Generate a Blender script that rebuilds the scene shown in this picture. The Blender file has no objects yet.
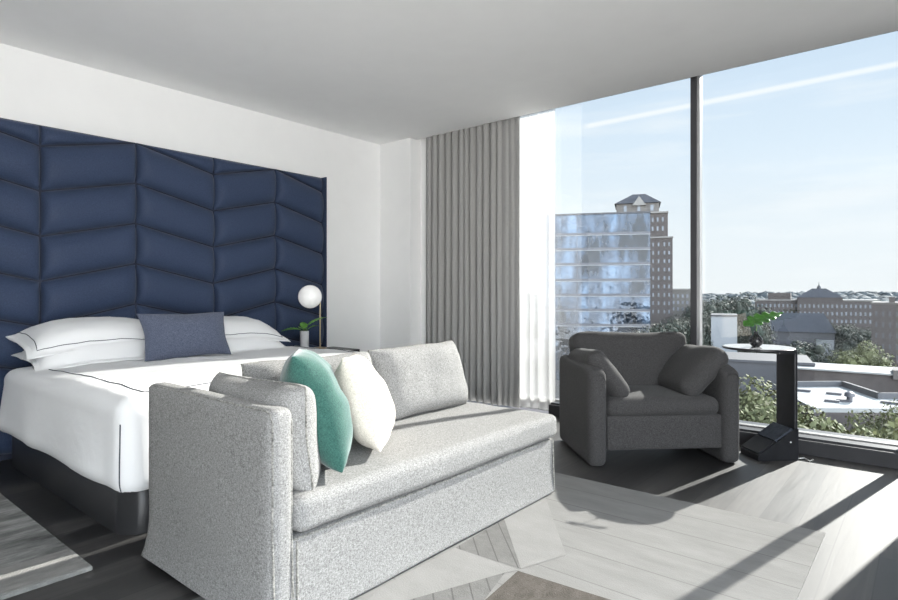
import bpy, bmesh, math, random
from mathutils import Vector, Matrix, noise
random.seed(7)
S = bpy.context.scene
COL = S.collection
R = math.radians
PI = math.pi

# ------------------------------------------------------------------ camera
CAM_Z = 1.1
F_PX = 581.0
YAW = R(39.6)
FW = Vector((-math.sin(YAW), math.cos(YAW), 0))
RT = Vector((math.cos(YAW), math.sin(YAW), 0))
cd = bpy.data.cameras.new('camera'); cam = bpy.data.objects.new('camera', cd); COL.objects.link(cam)
cam.location = (0, 0, CAM_Z); cam.rotation_euler = (R(90), 0, YAW)
cd.sensor_width = 36; cd.lens = F_PX / 898 * 36; cd.shift_y = -8 / 898; cd.clip_end = 5000; cd.clip_start = 0.05
S.camera = cam

def far(a, h, d):
    """a point d metres ahead: a = sideways slope, h = upward slope (surveyed bearings)"""
    return FW * d + RT * (a * d) + Vector((0, 0, CAM_Z + h * d))
def brg(u, v, d): return far((u - 449) / F_PX, (292 - v) / F_PX, d)
def onfloor(u, v, z=0): return brg(u, v, F_PX * (CAM_Z - z) / (v - 292))

# ------------------------------------------------------------------ materials
def lin(c):
    return tuple(((x / 255) / 12.92 if x / 255 <= .04045 else ((x / 255 + .055) / 1.055) ** 2.4) for x in c)
def new_mat(name):
    m = bpy.data.materials.new(name); m.use_nodes = True
    nt = m.node_tree; b = nt.nodes['Principled BSDF']
    return m, nt, b
def N(nt, t, **kw):
    n = nt.nodes.new(t)
    for k, v in kw.items():
        if k in n.inputs: n.inputs[k].default_value = v
        else: setattr(n, k, v)
    return n
def L(nt, a, b): nt.links.new(a, b)
def rgba(c): return (c[0], c[1], c[2], 1)
def coords(nt, scale=(1, 1, 1), kind='Object', rot=(0, 0, 0)):
    tc = N(nt, 'ShaderNodeTexCoord'); mp = N(nt, 'ShaderNodeMapping')
    mp.inputs['Scale'].default_value = scale; mp.inputs['Rotation'].default_value = rot
    L(nt, tc.outputs[kind], mp.inputs['Vector']); return mp.outputs['Vector']
def ramp(nt, stops):
    r = N(nt, 'ShaderNodeValToRGB'); e = r.color_ramp.elements
    while len(e) < len(stops): e.new(.5)
    for el, (p, c) in zip(e, stops): el.position = p; el.color = rgba(c)
    return r
def plain(name, c, rough=.6, metal=0, spec=.5, var=.06, scale=6, bump=0, bscale=80):
    m, nt, b = new_mat(name)
    v = coords(nt)
    n = N(nt, 'ShaderNodeTexNoise'); n.inputs['Scale'].default_value = scale; n.inputs['Detail'].default_value = 4
    L(nt, v, n.inputs['Vector'])
    r = ramp(nt, [(.3, tuple(x * (1 - var) for x in c)), (.7, tuple(min(1, x * (1 + var)) for x in c))])
    L(nt, n.outputs['Fac'], r.inputs['Fac']); L(nt, r.outputs['Color'], b.inputs['Base Color'])
    b.inputs['Roughness'].default_value = rough; b.inputs['Metallic'].default_value = metal
    b.inputs['Specular IOR Level'].default_value = spec
    if bump:
        n2 = N(nt, 'ShaderNodeTexNoise'); n2.inputs['Scale'].default_value = bscale; n2.inputs['Detail'].default_value = 3
        L(nt, v, n2.inputs['Vector'])
        bp = N(nt, 'ShaderNodeBump', Strength=bump, Distance=.01)
        L(nt, n2.outputs['Fac'], bp.inputs['Height']); L(nt, bp.outputs['Normal'], b.inputs['Normal'])
    return m
def fabric(name, dark, light, scale=170, stretch=(1, 1, 1), bump=.35, sheen=.2, lo=.38, hi=.62, rough=.95):
    """woven cloth: two yarn colours speckled along warp and weft"""
    m, nt, b = new_mat(name)
    outs = []
    for k, s in enumerate(((1, 1, .28), (1, .28, 1), (.28, 1, 1))):
        v = coords(nt, tuple(a * q for a, q in zip(s, stretch)))
        n = N(nt, 'ShaderNodeTexNoise'); n.inputs['Scale'].default_value = scale; n.inputs['Detail'].default_value = 2
        L(nt, v, n.inputs['Vector']); outs.append(n.outputs['Fac'])
    a1 = N(nt, 'ShaderNodeMath', operation='ADD'); L(nt, outs[0], a1.inputs[0]); L(nt, outs[1], a1.inputs[1])
    a2 = N(nt, 'ShaderNodeMath', operation='ADD'); L(nt, a1.outputs[0], a2.inputs[0]); L(nt, outs[2], a2.inputs[1])
    a3 = N(nt, 'ShaderNodeMath', operation='DIVIDE'); L(nt, a2.outputs[0], a3.inputs[0]); a3.inputs[1].default_value = 3
    r = ramp(nt, [(lo, dark), (hi, light)])
    L(nt, a3.outputs[0], r.inputs['Fac']); L(nt, r.outputs['Color'], b.inputs['Base Color'])
    b.inputs['Roughness'].default_value = rough; b.inputs['Specular IOR Level'].default_value = .15
    b.inputs['Sheen Weight'].default_value = sheen
    bp = N(nt, 'ShaderNodeBump', Strength=bump, Distance=.004)
    L(nt, a3.outputs[0], bp.inputs['Height']); L(nt, bp.outputs['Normal'], b.inputs['Normal'])
    return m
def linen(name, c, bump=.25):
    m, nt, b = new_mat(name)
    v = coords(nt)
    n = N(nt, 'ShaderNodeTexNoise'); n.inputs['Scale'].default_value = 5; n.inputs['Detail'].default_value = 5; n.inputs['Distortion'].default_value = .6
    L(nt, v, n.inputs['Vector'])
    b.inputs['Base Color'].default_value = rgba(c); b.inputs['Roughness'].default_value = .9
    b.inputs['Specular IOR Level'].default_value = .2
    bp = N(nt, 'ShaderNodeBump', Strength=bump, Distance=.02)
    L(nt, n.outputs['Fac'], bp.inputs['Height']); L(nt, bp.outputs['Normal'], b.inputs['Normal'])
    return m

M = {}
M['wall'] = plain('wall_paint', (.84, .84, .835), .85, var=.01, bump=.03, bscale=200)
M['ceiling'] = plain('ceiling_paint', (.88, .88, .88), .9, var=.01)
M['white_linen'] = linen('white_linen', (.86, .86, .86))
M['stitch'] = plain('charcoal_stitch', (.05, .055, .07), .8)
M['navy'] = fabric('navy_leather_cloth', lin((45, 56, 80)), lin((58, 71, 96)), 260, bump=.05, sheen=.1, rough=.55)
M['navy_dark'] = plain('navy_board', lin((24, 32, 52)), .7)
M['lumbar'] = fabric('slate_blue_weave', lin((56, 62, 80)), lin((112, 119, 138)), 300, (.5, 2, 2), .3)
M['sofa'] = fabric('light_grey_tweed', lin((104, 103, 102)), lin((170, 169, 167)), 360, bump=.3, sheen=0)
M['sofa_pipe'] = fabric('grey_tweed_piping', lin((84, 83, 80)), lin((166, 164, 158)), 150, bump=.3)
M['charcoal'] = fabric('charcoal_weave', lin((46, 45, 46)), lin((80, 79, 79)), 420, bump=.25, sheen=.08)
M['green'] = fabric('sea_green_velvet', lin((38, 74, 68)), lin((62, 102, 93)), 300, bump=.25, sheen=.4)
M['cream'] = fabric('cream_linen_cloth', lin((190, 180, 168)), lin((228, 220, 209)), 300, bump=.4)
M['curtain'] = fabric('grey_curtain_cloth', lin((144, 143, 141)), lin((170, 169, 167)), 400, bump=.06)
M['black'] = plain('black_lacquer', (.022, .022, .025), .42, var=.1)
M['base_black'] = plain('bed_base_black', (.03, .03, .032), .38, var=.15, scale=3)
M['steel_black'] = plain('blackened_steel', (.025, .026, .03), .3, metal=.3, var=.2, scale=12)
M['slate_panel'] = plain('slate_panel', (.05, .058, .075), .22, var=.25, scale=30)
M['top_gloss'] = plain('polished_grey_top', (.52, .53, .55), .08, spec=1.0, var=.04)
M['black_glaze'] = plain('black_glaze', (.015, .015, .017), .12, var=.1)
M['brass'] = plain('brass', (.62, .5, .32), .3, metal=1)
M['dark_wood'] = plain('espresso_wood', (.028, .022, .02), .4, var=.3, scale=5)
M['globe'] = plain('opal_glass', (.88, .88, .87), .25, var=.005)
_b = M['globe'].node_tree.nodes['Principled BSDF']; _b.inputs['Emission Color'].default_value = (1, .98, .95, 1); _b.inputs['Emission Strength'].default_value = .22
M['ceramic'] = plain('grey_white_ceramic', (.62, .62, .63), .35, var=.08, scale=20)
M['leaf'] = plain('leaf_green', (.10, .27, .035), .38, var=.35, scale=25)
M['leaf_dark'] = plain('leaf_deep_green', (.045, .15, .022), .3, var=.35, scale=25)
M['stem'] = plain('plant_stem', (.12, .2, .05), .5)
M['frame_dark'] = plain('anodised_dark_frame', (.06, .06, .065), .4, metal=.4, var=.08)
M['alu'] = plain('bright_aluminium', (.5, .5, .51), .35, metal=.6, var=.03)
M['stone'] = plain('pale_ledge', (.24, .24, .24), .5, var=.08)
M['white_plastic'] = plain('white_plastic', (.75, .75, .74), .4)
M['cable'] = plain('grey_cable', (.3, .3, .3), .5)

def wood_floor():
    m, nt, b = new_mat('dark_oak_planks')
    v = coords(nt, (1, 1, 1), 'Object', (0, 0, R(90)))
    br = N(nt, 'ShaderNodeTexBrick'); br.offset = .37
    br.inputs['Scale'].default_value = 1; br.inputs['Brick Width'].default_value = 1.5; br.inputs['Row Height'].default_value = .16
    br.inputs['Mortar Size'].default_value = .0025; br.inputs['Mortar Smooth'].default_value = .1; br.inputs['Bias'].default_value = 0
    br.inputs['Color1'].default_value = (0, 0, 0, 1); br.inputs['Color2'].default_value = (1, 1, 1, 1); br.inputs['Mortar'].default_value = (.5, .5, .5, 1)
    L(nt, v, br.inputs['Vector'])
    v2 = coords(nt, (22, 1.6, 1))
    n = N(nt, 'ShaderNodeTexNoise'); n.inputs['Scale'].default_value = 1.6; n.inputs['Detail'].default_value = 7; n.inputs['Distortion'].default_value = .8
    L(nt, v2, n.inputs['Vector'])
    mx = N(nt, 'ShaderNodeMix', data_type='RGBA', blend_type='MIX'); mx.inputs[0].default_value = .35
    L(nt, n.outputs['Fac'], mx.inputs[6]); L(nt, br.outputs['Color'], mx.inputs[7])
    r = ramp(nt, [(.28, (.006, .0055, .0055)), (.5, (.020, .0185, .018)), (.75, (.060, .056, .053))])
    L(nt, mx.outputs[2], r.inputs['Fac'])
    mm = N(nt, 'ShaderNodeMix', data_type='RGBA'); mm.inputs[7].default_value = (.008, .008, .008, 1)
    L(nt, br.outputs['Fac'], mm.inputs[0]); L(nt, r.outputs['Color'], mm.inputs[6])
    L(nt, mm.outputs[2], b.inputs['Base Color'])
    rr_ = N(nt, 'ShaderNodeMapRange'); rr_.inputs[1].default_value = .2; rr_.inputs[2].default_value = .8; rr_.inputs[3].default_value = .48; rr_.inputs[4].default_value = .66; L(nt, mx.outputs[2], rr_.inputs[0]); L(nt, rr_.outputs[0], b.inputs['Roughness']); b.inputs['Specular IOR Level'].default_value = .7
    b.inputs['Coat Weight'].default_value = .15; b.inputs['Coat Roughness'].default_value = .5
    bp = N(nt, 'ShaderNodeBump', Strength=.12, Distance=.004)
    L(nt, n.outputs['Fac'], bp.inputs['Height']); L(nt, bp.outputs['Normal'], b.inputs['Normal'])
    return m
M['floor'] = wood_floor()

def rug_mat(name, cols, along, freq=1, lines=0, bump=.5):
    m, nt, b = new_mat(name)
    v = coords(nt, along)
    n = N(nt, 'ShaderNodeTexNoise'); n.inputs['Scale'].default_value = freq; n.inputs['Detail'].default_value = 8; n.inputs['Roughness'].default_value = .7
    L(nt, v, n.inputs['Vector'])
    r = ramp(nt, cols); L(nt, n.outputs['Fac'], r.inputs['Fac'])
    out = r.outputs['Color']
    if lines:
        vw = coords(nt, (1, 1, 1), 'Object', (0, 0, R(lines)))
        br = N(nt, 'ShaderNodeTexBrick'); br.inputs['Scale'].default_value = 1; br.inputs['Row Height'].default_value = .225 if lines == 360 else .07; br.inputs['Brick Width'].default_value = 9
        br.inputs['Mortar Size'].default_value = .003
        L(nt, vw, br.inputs['Vector'])
        mx = N(nt, 'ShaderNodeMix', data_type='RGBA'); mx.inputs[7].default_value = rgba(tuple(x * .8 for x in cols[0][1]))
        L(nt, br.outputs['Fac'], mx.inputs[0]); L(nt, out, mx.inputs[6]); out = mx.outputs[2]
    L(nt, out, b.inputs['Base Color']); b.inputs['Roughness'].default_value = .95; b.inputs['Specular IOR Level'].default_value = .1
    n2 = N(nt, 'ShaderNodeTexNoise'); n2.inputs['Scale'].default_value = 160; n2.inputs['Detail'].default_value = 3
    L(nt, coords(nt), n2.inputs['Vector'])
    bp = N(nt, 'ShaderNodeBump', Strength=bump, Distance=.006)
    L(nt, n2.outputs['Fac'], bp.inputs['Height']); L(nt, bp.outputs['Normal'], b.inputs['Normal'])
    return m
M['rug_grey'] = rug_mat('distressed_grey_pile', [(.3, lin((74, 74, 74))), (.5, lin((128, 128, 126))), (.68, lin((176, 175, 171)))], (6, 1.6, 1), 1.3)
M['rug_pale'] = rug_mat('pale_border_pile', [(.3, lin((120, 119, 117))), (.7, lin((150, 148, 145)))], (8, 3, 1), 2)
M['rug_ivory'] = rug_mat('ivory_hide', [(.3, (.20, .196, .19)), (.7, (.25, .246, .238))], (2, 8, 1), 1.5, 360, .25)
M['rug_ivory_plain'] = rug_mat('plain_ivory_hide', [(.3, (.225, .221, .214)), (.7, (.265, .26, .253))], (3, 5, 1), 1.5, 0, .25)
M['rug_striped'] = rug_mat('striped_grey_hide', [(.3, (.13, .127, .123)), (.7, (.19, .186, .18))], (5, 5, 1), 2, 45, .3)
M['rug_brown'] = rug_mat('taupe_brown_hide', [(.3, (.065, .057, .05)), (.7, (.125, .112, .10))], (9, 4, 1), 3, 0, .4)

def glass_mat():
    m = bpy.data.materials.new('clear_glazing'); m.use_nodes = True; nt = m.node_tree; nt.nodes.clear()
    o = N(nt, 'ShaderNodeOutputMaterial'); t = N(nt, 'ShaderNodeBsdfTransparent'); g = N(nt, 'ShaderNodeBsdfGlossy')
    t.inputs['Color'].default_value = (.97, .985, .985, 1); g.inputs['Roughness'].default_value = 0
    f = N(nt, 'ShaderNodeFresnel', IOR=1.5); mx = N(nt, 'ShaderNodeMixShader')
    L(nt, f.outputs[0], mx.inputs[0]); L(nt, t.outputs[0], mx.inputs[1]); L(nt, g.outputs[0], mx.inputs[2]); L(nt, mx.outputs[0], o.inputs[0])
    return m
M['glass'] = glass_mat()
def sheer_mat(fac=.55):
    m = bpy.data.materials.new('white_voile'); m.use_nodes = True; nt = m.node_tree; nt.nodes.clear()
    o = N(nt, 'ShaderNodeOutputMaterial'); t = N(nt, 'ShaderNodeBsdfTransparent'); d = N(nt, 'ShaderNodeBsdfDiffuse'); tl = N(nt, 'ShaderNodeBsdfTranslucent')
    d.inputs['Color'].default_value = (.9, .9, .9, 1); tl.inputs['Color'].default_value = (.9, .9, .9, 1)
    m1 = N(nt, 'ShaderNodeMixShader'); m1.inputs[0].default_value = .5; L(nt, d.outputs[0], m1.inputs[1]); L(nt, tl.outputs[0], m1.inputs[2])
    m2 = N(nt, 'ShaderNodeMixShader'); m2.inputs[0].default_value = fac; L(nt, t.outputs[0], m2.inputs[1]); L(nt, m1.outputs[0], m2.inputs[2])
    L(nt, m2.outputs[0], o.inputs[0]); return m
M['sheer'] = sheer_mat(); M['sheer_thin'] = sheer_mat(.07)

# ------------------------------------------------------------------ mesh helpers
def obj(name, geo, m, parent=None, smooth=True, loc=None, rot=None):
    v, f = geo
    me = bpy.data.meshes.new(name); me.from_pydata([tuple(p) for p in v], [], f); me.validate()
    mats = m if isinstance(m, (list, tuple)) else [m]
    for q in mats: me.materials.append(q)
    bm = bmesh.new(); bm.from_mesh(me); bmesh.ops.recalc_face_normals(bm, faces=bm.faces); bm.to_mesh(me); bm.free()
    if smooth:
        me.polygons.foreach_set('use_smooth', [True] * len(me.polygons))
        me.set_sharp_from_angle(angle=R(42))
    o = bpy.data.objects.new(name, me); COL.objects.link(o)
    if parent: o.parent = parent
    if loc is not None: o.location = loc
    if rot is not None: o.rotation_euler = rot
    return o
def tag(o, label, cat, group=None, kind=None):
    o['label'] = label; o['category'] = cat
    if group: o['group'] = group
    if kind: o['kind'] = kind
    return o
def thing(name, label, cat, loc=(0, 0, 0), rz=0, group=None, kind=None):
    o = bpy.data.objects.new(name, None); o.empty_display_size = .1; COL.objects.link(o)
    o.location = loc; o.rotation_euler = (0, 0, rz)
    return tag(o, label, cat, group, kind)
def struct(name, geo, m, smooth=False):
    o = obj(name, geo, m, None, smooth); o['kind'] = 'structure'; return o
def join(*gs):
    V, Fc = [], []
    for v, f in gs:
        k = len(V); V += [Vector(p) for p in v]; Fc += [[i + k for i in q] for q in f]
    return V, Fc
def xf(g, loc=(0, 0, 0), rot=(0, 0, 0), sc=(1, 1, 1)):
    from mathutils import Euler
    mt = Matrix.Translation(loc) @ Euler(rot).to_matrix().to_4x4() @ Matrix.Diagonal((*sc, 1))
    return [mt @ Vector(p) for p in g[0]], g[1]
def box(a, b):
    (x0, y0, z0), (x1, y1, z1) = a, b
    v = [(x0, y0, z0), (x1, y0, z0), (x1, y1, z0), (x0, y1, z0), (x0, y0, z1), (x1, y0, z1), (x1, y1, z1), (x0, y1, z1)]
    return [Vector(p) for p in v], [[0, 3, 2, 1], [4, 5, 6, 7], [0, 1, 5, 4], [1, 2, 6, 5], [2, 3, 7, 6], [3, 0, 4, 7]]
def rbox(sx, sy, sz, r, n=14, puff=(0, 0, 0), wr=0, wf=6, seed=0, fn=None):
    """rounded box centred on the origin; puff bulges each pair of faces; wr adds cloth wrinkles"""
    h = (sx / 2, sy / 2, sz / 2); idx = {}; V = []; Fc = []
    c = [math.sin((2 * i / n - 1) * PI / 2) for i in range(n + 1)]
    off = Vector((seed * 3.1, seed * 1.7, seed * 2.3))
    def vert(i, j, k):
        key = (i, j, k)
        if key in idx: return idx[key]
        p = [c[i] * h[0], c[j] * h[1], c[k] * h[2]]
        q = [max(-(h[a] - r), min(h[a] - r, p[a])) for a in range(3)]
        d = Vector([p[a] - q[a] for a in range(3)])
        if d.length > 1e-9: d = d.normalized() * r
        P = Vector(q) + d
        t = [P[a] / h[a] for a in range(3)]
        for a in range(3):
            b_, c_ = (a + 1) % 3, (a + 2) % 3
            P[a] += puff[a] * t[a] * max(0, 1 - t[b_] ** 2) * max(0, 1 - t[c_] ** 2)
        if wr: P += noise.noise_vector(P * wf + off) * wr + noise.noise_vector(P * wf * 2.7 + off) * wr * .4
        if fn: P = fn(P, t)
        idx[key] = len(V); V.append(P); return idx[key]
    for i in range(n):
        for j in range(n):
            Fc.append([vert(i, j, 0), vert(i, j + 1, 0), vert(i + 1, j + 1, 0), vert(i + 1, j, 0)])
            Fc.append([vert(i, j, n), vert(i + 1, j, n), vert(i + 1, j + 1, n), vert(i, j + 1, n)])
            Fc.append([vert(i, 0, j), vert(i + 1, 0, j), vert(i + 1, 0, j + 1), vert(i, 0, j + 1)])
            Fc.append([vert(i, n, j), vert(i, n, j + 1), vert(i + 1, n, j + 1), vert(i + 1, n, j)])
            Fc.append([vert(0, i, j), vert(0, i, j + 1), vert(0, i + 1, j + 1), vert(0, i + 1, j)])
            Fc.append([vert(n, i, j), vert(n, i + 1, j), vert(n, i + 1, j + 1), vert(n, i, j + 1)])
    return V, Fc
def pil_pt(w, h, t, a, b, s, pinch=.06, flange=0.0, wr=.006, seed=0, k=2.4, dr=(0, 0)):
    """a point on a knife-edge pillow; a, b in -1..1, s = +1 front, -1 back"""
    x = a * w / 2 * (1 - pinch * (1 - b * b) * abs(a)); y = b * h / 2 * (1 - pinch * (1 - a * a) * abs(b))
    fa = min(1, abs(a) / (1 - flange)); fb = min(1, abs(b) / (1 - flange * w / h))
    z = t / 2 * (max(0, 1 - fa ** k) ** .55) * (max(0, 1 - fb ** k) ** .55)
    P = Vector((x, y, s * (z + .003)))
    P.z -= dr[0] * abs(a) ** 3 + dr[1] * max(0, b) ** 2.5
    if wr:
        P += noise.noise_vector(Vector((x * 5 + seed, y * 5, seed * 1.3))) * wr * 1.6
        P.z += s * noise.noise(Vector((x * 14 + seed, y * 14, seed))) * wr * .8
    return P
def pillow(w, h, t, n=26, **kw):
    V = []; Fc = []; c = [math.sin((2 * i / n - 1) * PI / 2) for i in range(n + 1)]
    for s in (1, -1):
        for i in range(n + 1):
            for j in range(n + 1): V.append(pil_pt(w, h, t, c[i], c[j], s, **kw))
    o = (n + 1) ** 2
    for i in range(n):
        for j in range(n):
            a = i * (n + 1) + j; b = a + n + 1
            Fc.append([a, b, b + 1, a + 1]); Fc.append([o + a, o + a + 1, o + b + 1, o + b])
    rim = [i * (n + 1) for i in range(n + 1)] + [n * (n + 1) + j for j in range(1, n + 1)] + [i * (n + 1) + n for i in range(n - 1, -1, -1)] + [j for j in range(n - 1, 0, -1)]
    for q in range(len(rim)):
        a, b = rim[q], rim[(q + 1) % len(rim)]; Fc.append([a, b, o + b, o + a])
    return V, Fc
def tube(pts, r, n=8, closed=False):
    pts = [Vector(p) for p in pts]; V = []; Fc = []; m = len(pts); up = None
    for i, p in enumerate(pts):
        a = pts[(i - 1) % m] if (closed or i > 0) else p; b = pts[(i + 1) % m] if (closed or i < m - 1) else p
        d = (b - a).normalized()
        if up is None: up = d.orthogonal().normalized()
        up = (up - d * up.dot(d)); up = up.normalized() if up.length > 1e-6 else d.orthogonal().normalized()
        sd = d.cross(up); rr = r[i] if isinstance(r, (list, tuple)) else r
        for k in range(n): V.append(p + (up * math.cos(2 * PI * k / n) + sd * math.sin(2 * PI * k / n)) * rr)
    for i in range(m if closed else m - 1):
        for k in range(n):
            a = i * n; b = ((i + 1) % m) * n; Fc.append([a + k, a + (k + 1) % n, b + (k + 1) % n, b + k])
    if not closed: Fc.append(list(range(n))[::-1]); Fc.append([(m - 1) * n + k for k in range(n)])
    return V, Fc
def lathe(prof, n=32):
    V = []; Fc = []
    for (r, z) in prof:
        for k in range(n): V.append(Vector((max(r, 1e-4) * math.cos(2 * PI * k / n), max(r, 1e-4) * math.sin(2 * PI * k / n), z)))
    for i in range(len(prof) - 1):
        for k in range(n): Fc.append([i * n + k, i * n + (k + 1) % n, (i + 1) * n + (k + 1) % n, (i + 1) * n + k])
    Fc.append(list(range(n))[::-1]); Fc.append([(len(prof) - 1) * n + k for k in range(n)])
    return V, Fc
def prism(outline, z0, z1, bev=0):
    n = len(outline); V = []; Fc = []
    c = sum((Vector((p[0], p[1])) for p in outline), Vector((0, 0))) / n
    rings = [(z0, 0), (z1 - bev, 0), (z1, bev)] if bev else [(z0, 0), (z1, 0)]
    for z, ins in rings:
        for p in outline:
            d = c - Vector((p[0], p[1])); d = d.normalized() * ins if d.length > 1e-6 else d
            V.append(Vector((p[0] + d.x, p[1] + d.y, z)))
    for k in range(len(rings) - 1):
        for i in range(n): Fc.append([k * n + i, k * n + (i + 1) % n, (k + 1) * n + (i + 1) % n, (k + 1) * n + i])
    Fc.append(list(range(n))[::-1]); Fc.append([(len(rings) - 1) * n + i for i in range(n)])
    return V, Fc
def rrect(x0, y0, x1, y1, r, n=8):
    out = []
    for cx, cy, a in ((x1 - r, y1 - r, 0), (x0 + r, y1 - r, 90), (x0 + r, y0 + r, 180), (x1 - r, y0 + r, 270)):
        for k in range(n + 1): t = R(a + 90 * k / n); out.append((cx + r * math.cos(t), cy + r * math.sin(t)))
    return out
def grid(fn, nu, nv):
    V = [fn(i / nu, j / nv) for i in range(nu + 1) for j in range(nv + 1)]; Fc = []
    for i in range(nu):
        for j in range(nv): a = i * (nv + 1) + j; Fc.append([a, a + nv + 1, a + nv + 2, a + 1])
    return V, Fc
def solid(o, t, off=0):
    md = o.modifiers.new('thickness', 'SOLIDIFY'); md.thickness = t; md.offset = off; return o

# ------------------------------------------------------------------ the room
WX = -4.72; WY = 4.50; CE = 2.74; EDGE = 4.60; GY = 4.74
struct('floor', box((WX, -1.6, -.12), (2.4, 4.56, 0)), M['floor'])
struct('ceiling', box((WX, -1.6, CE), (2.4, EDGE, CE + .12)), M['ceiling'])
struct('wall_left', box((WX - .15, -1.6, -.12), (WX, 4.9, CE + .2)), M['wall'])
struct('wall_corner', box((WX, WY, 0), (-4.255, 4.9, CE + .15)), M['wall'])
struct('trim_2', box((-4.255, 4.665, 0), (-3.75, 4.71, CE + .12)), M['wall'])
struct('wall_right', box((.23, 4.5, 0), (.62, 4.9, CE + .12)), M['wall'])
struct('wall_side_added', box((2.4, 1.3, -.12), (2.55, 4.9, CE + .12)), M['wall'])  # unseen wall, added to hold fill light off the rug and sofa
struct('wall_rear_added', box((WX, -1.75, 0), (.9, -1.6, CE)), M['wall'])  # unseen, added to keep the bright sky patch out of pane reflections
struct('trim_1', box((-4.255, EDGE - .05, CE + .12), (2.4, 4.9, CE + .2)), M['ceiling'])
w1 = thing('window_1', 'floor-to-ceiling window wall with dark mullion', 'window', (0, GY, 0), 0, None, 'structure')
def wp(name, a, b, m, smooth=False):
    return obj(name, box((a[0], a[1] - GY, a[2]), (b[0], b[1] - GY, b[2])), m, w1, smooth)
wp('sill', (-2.62, 4.56, 0), (.23, 4.9, .095), M['frame_dark'])
wp('ledge', (-2.62, 4.60, .095), (.23, 4.9, .108), M['frame_dark'])
wp('bottom_rail', (-3.75, 4.715, .0), (.23, 4.775, .116), M['stone'])
wp('top_rail', (-3.75, 4.715, CE + .06), (2.4, 4.775, CE + .12), M['frame_dark'])
for mx in (-1.395, -.105):
    wp('mullion', (mx - .030, 4.65, .108), (mx + .014, 4.735, CE + .06), M['frame_dark'])
    wp('mullion_trim', (mx + .014, 4.668, .108), (mx + .034, 4.735, CE + .06), M['alu'])
for a, b in ((-3.75, -1.42), (-1.37, -.13), (-.08, .23)):
    wp('pane', (a, GY - .004, .115), (b, GY + .004, CE + .09), M['glass'])

# ------------------------------------------------------------------ headboard
hb = thing('headboard', 'tall navy headboard of padded chevron panels on the white wall', 'headboard', (WX, 1.9, 0))
hbase = -1.9
obj('backing_board', box((.001, .05 + hbase, 0), (.055, 3.655 + hbase, 2.236)), M['navy_dark'], hb, False)
obj('side_panel', box((.001, 3.652 + hbase, 0), (.118, 3.664 + hbase, 2.238)), M['navy'], hb, False)
ycol = [.05, .66, 1.272, 1.891, 2.514, 3.112, 3.652]
def seam(k, i):  # height of seam k at column line i (valleys at even lines... odd lines are peaks)
    return (2.236 if i % 2 == 1 else 2.094) - .307 * k
for ci in range(6):
    ya, yb = ycol[ci] + .003, ycol[ci + 1] - .003
    # column lines 0,2,4,6 = valley ; 1.272 is line 2, 1.891 line 3
    for k in range(-1, 7):
        hiA, hiB = min(2.236, seam(k, ci)), min(2.236, seam(k, ci + 1))
        loA, loB = max(.01, seam(k + 1, ci)), max(.01, seam(k + 1, ci + 1))
        if k == -1: hiA = hiB = 2.236; loA, loB = seam(0, ci), seam(0, ci + 1)
        if hiA - loA < .02 and hiB - loB < .02: continue
        def pad(u, v):
            uu = .5 + .5 * math.sin((u - .5) * PI); vv = .5 + .5 * math.sin((v - .5) * PI)
            y = ya + (yb - ya) * uu
            lo = loA + (loB - loA) * uu + .003; hi = hiA + (hiB - hiA) * uu - .003
            z = lo + (hi - lo) * vv
            a, b = abs(2 * uu - 1), abs(2 * vv - 1)
            d = .085 * (max(0, 1 - a ** 9) ** .42) * (max(0, 1 - b ** 2.3) ** .6) * min(1, max(.15, (hi - lo) / .25) ** .6)
            return Vector((.05 + d, y + hbase, z))
        obj('padded_panel', grid(pad, 16, 14), M['navy'], hb)

# ------------------------------------------------------------------ bed
BED = Vector((-3.69, 2.04, 0))
bed = thing('bed', 'low king bed on black plinth in front of navy headboard', 'bed', BED)
obj('bed_base', prism(rrect(-.90, -.97, .94, .97, .13), 0, .235, .004), M['base_black'], bed)
obj('mattress', xf(rbox(1.80, 1.9, .33, .06, 10), (.015, 0, .402)), M['white_linen'], bed)
def drape(P, t):
    k = max(0, min(1, (.1 - P.z) / .3))
    P.x += .025 * k * (1 if t[0] > 0 else -1) * abs(t[0]) ** 6
    P.y += .028 * k * t[1] * abs(t[1]) ** 6
    f = k * (abs(t[0]) ** 8 + abs(t[1]) ** 8)
    if f > .02:
        w = noise.noise(Vector((P.x * 2.6, P.y * 2.6, 4.2)))
        P.z += .007 * w * f - .012 * f
        P += Vector((t[0] * abs(t[0]) ** 8, t[1] * abs(t[1]) ** 8, 0)) * .018 * f * math.sin((P.x + P.y) * 8.5 + 2 * w) * .7
    tp = max(0, t[2]) ** 3
    P.z += tp * (.012 * noise.noise(Vector((P.x * 3, P.y * 3, 1))) + .006 * noise.noise(Vector((P.x * 8, P.y * 8, 1))) - .02 * max(0, -t[0]) )
    return P
dv = rbox(1.86, 2.05, .435, .095, 34, (0, 0, .012), .003, 5, 3, drape)
keep = [f for f in dv[1] if not all(dv[0][i].z < -.19 for i in f)]
duvet = obj('duvet', (dv[0], keep), M['white_linen'], None)
duvet.location = BED + Vector((.115, 0, .4275)); 
tag(duvet, 'white duvet spread over the bed with thin dark stitched border', 'duvet')
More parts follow.
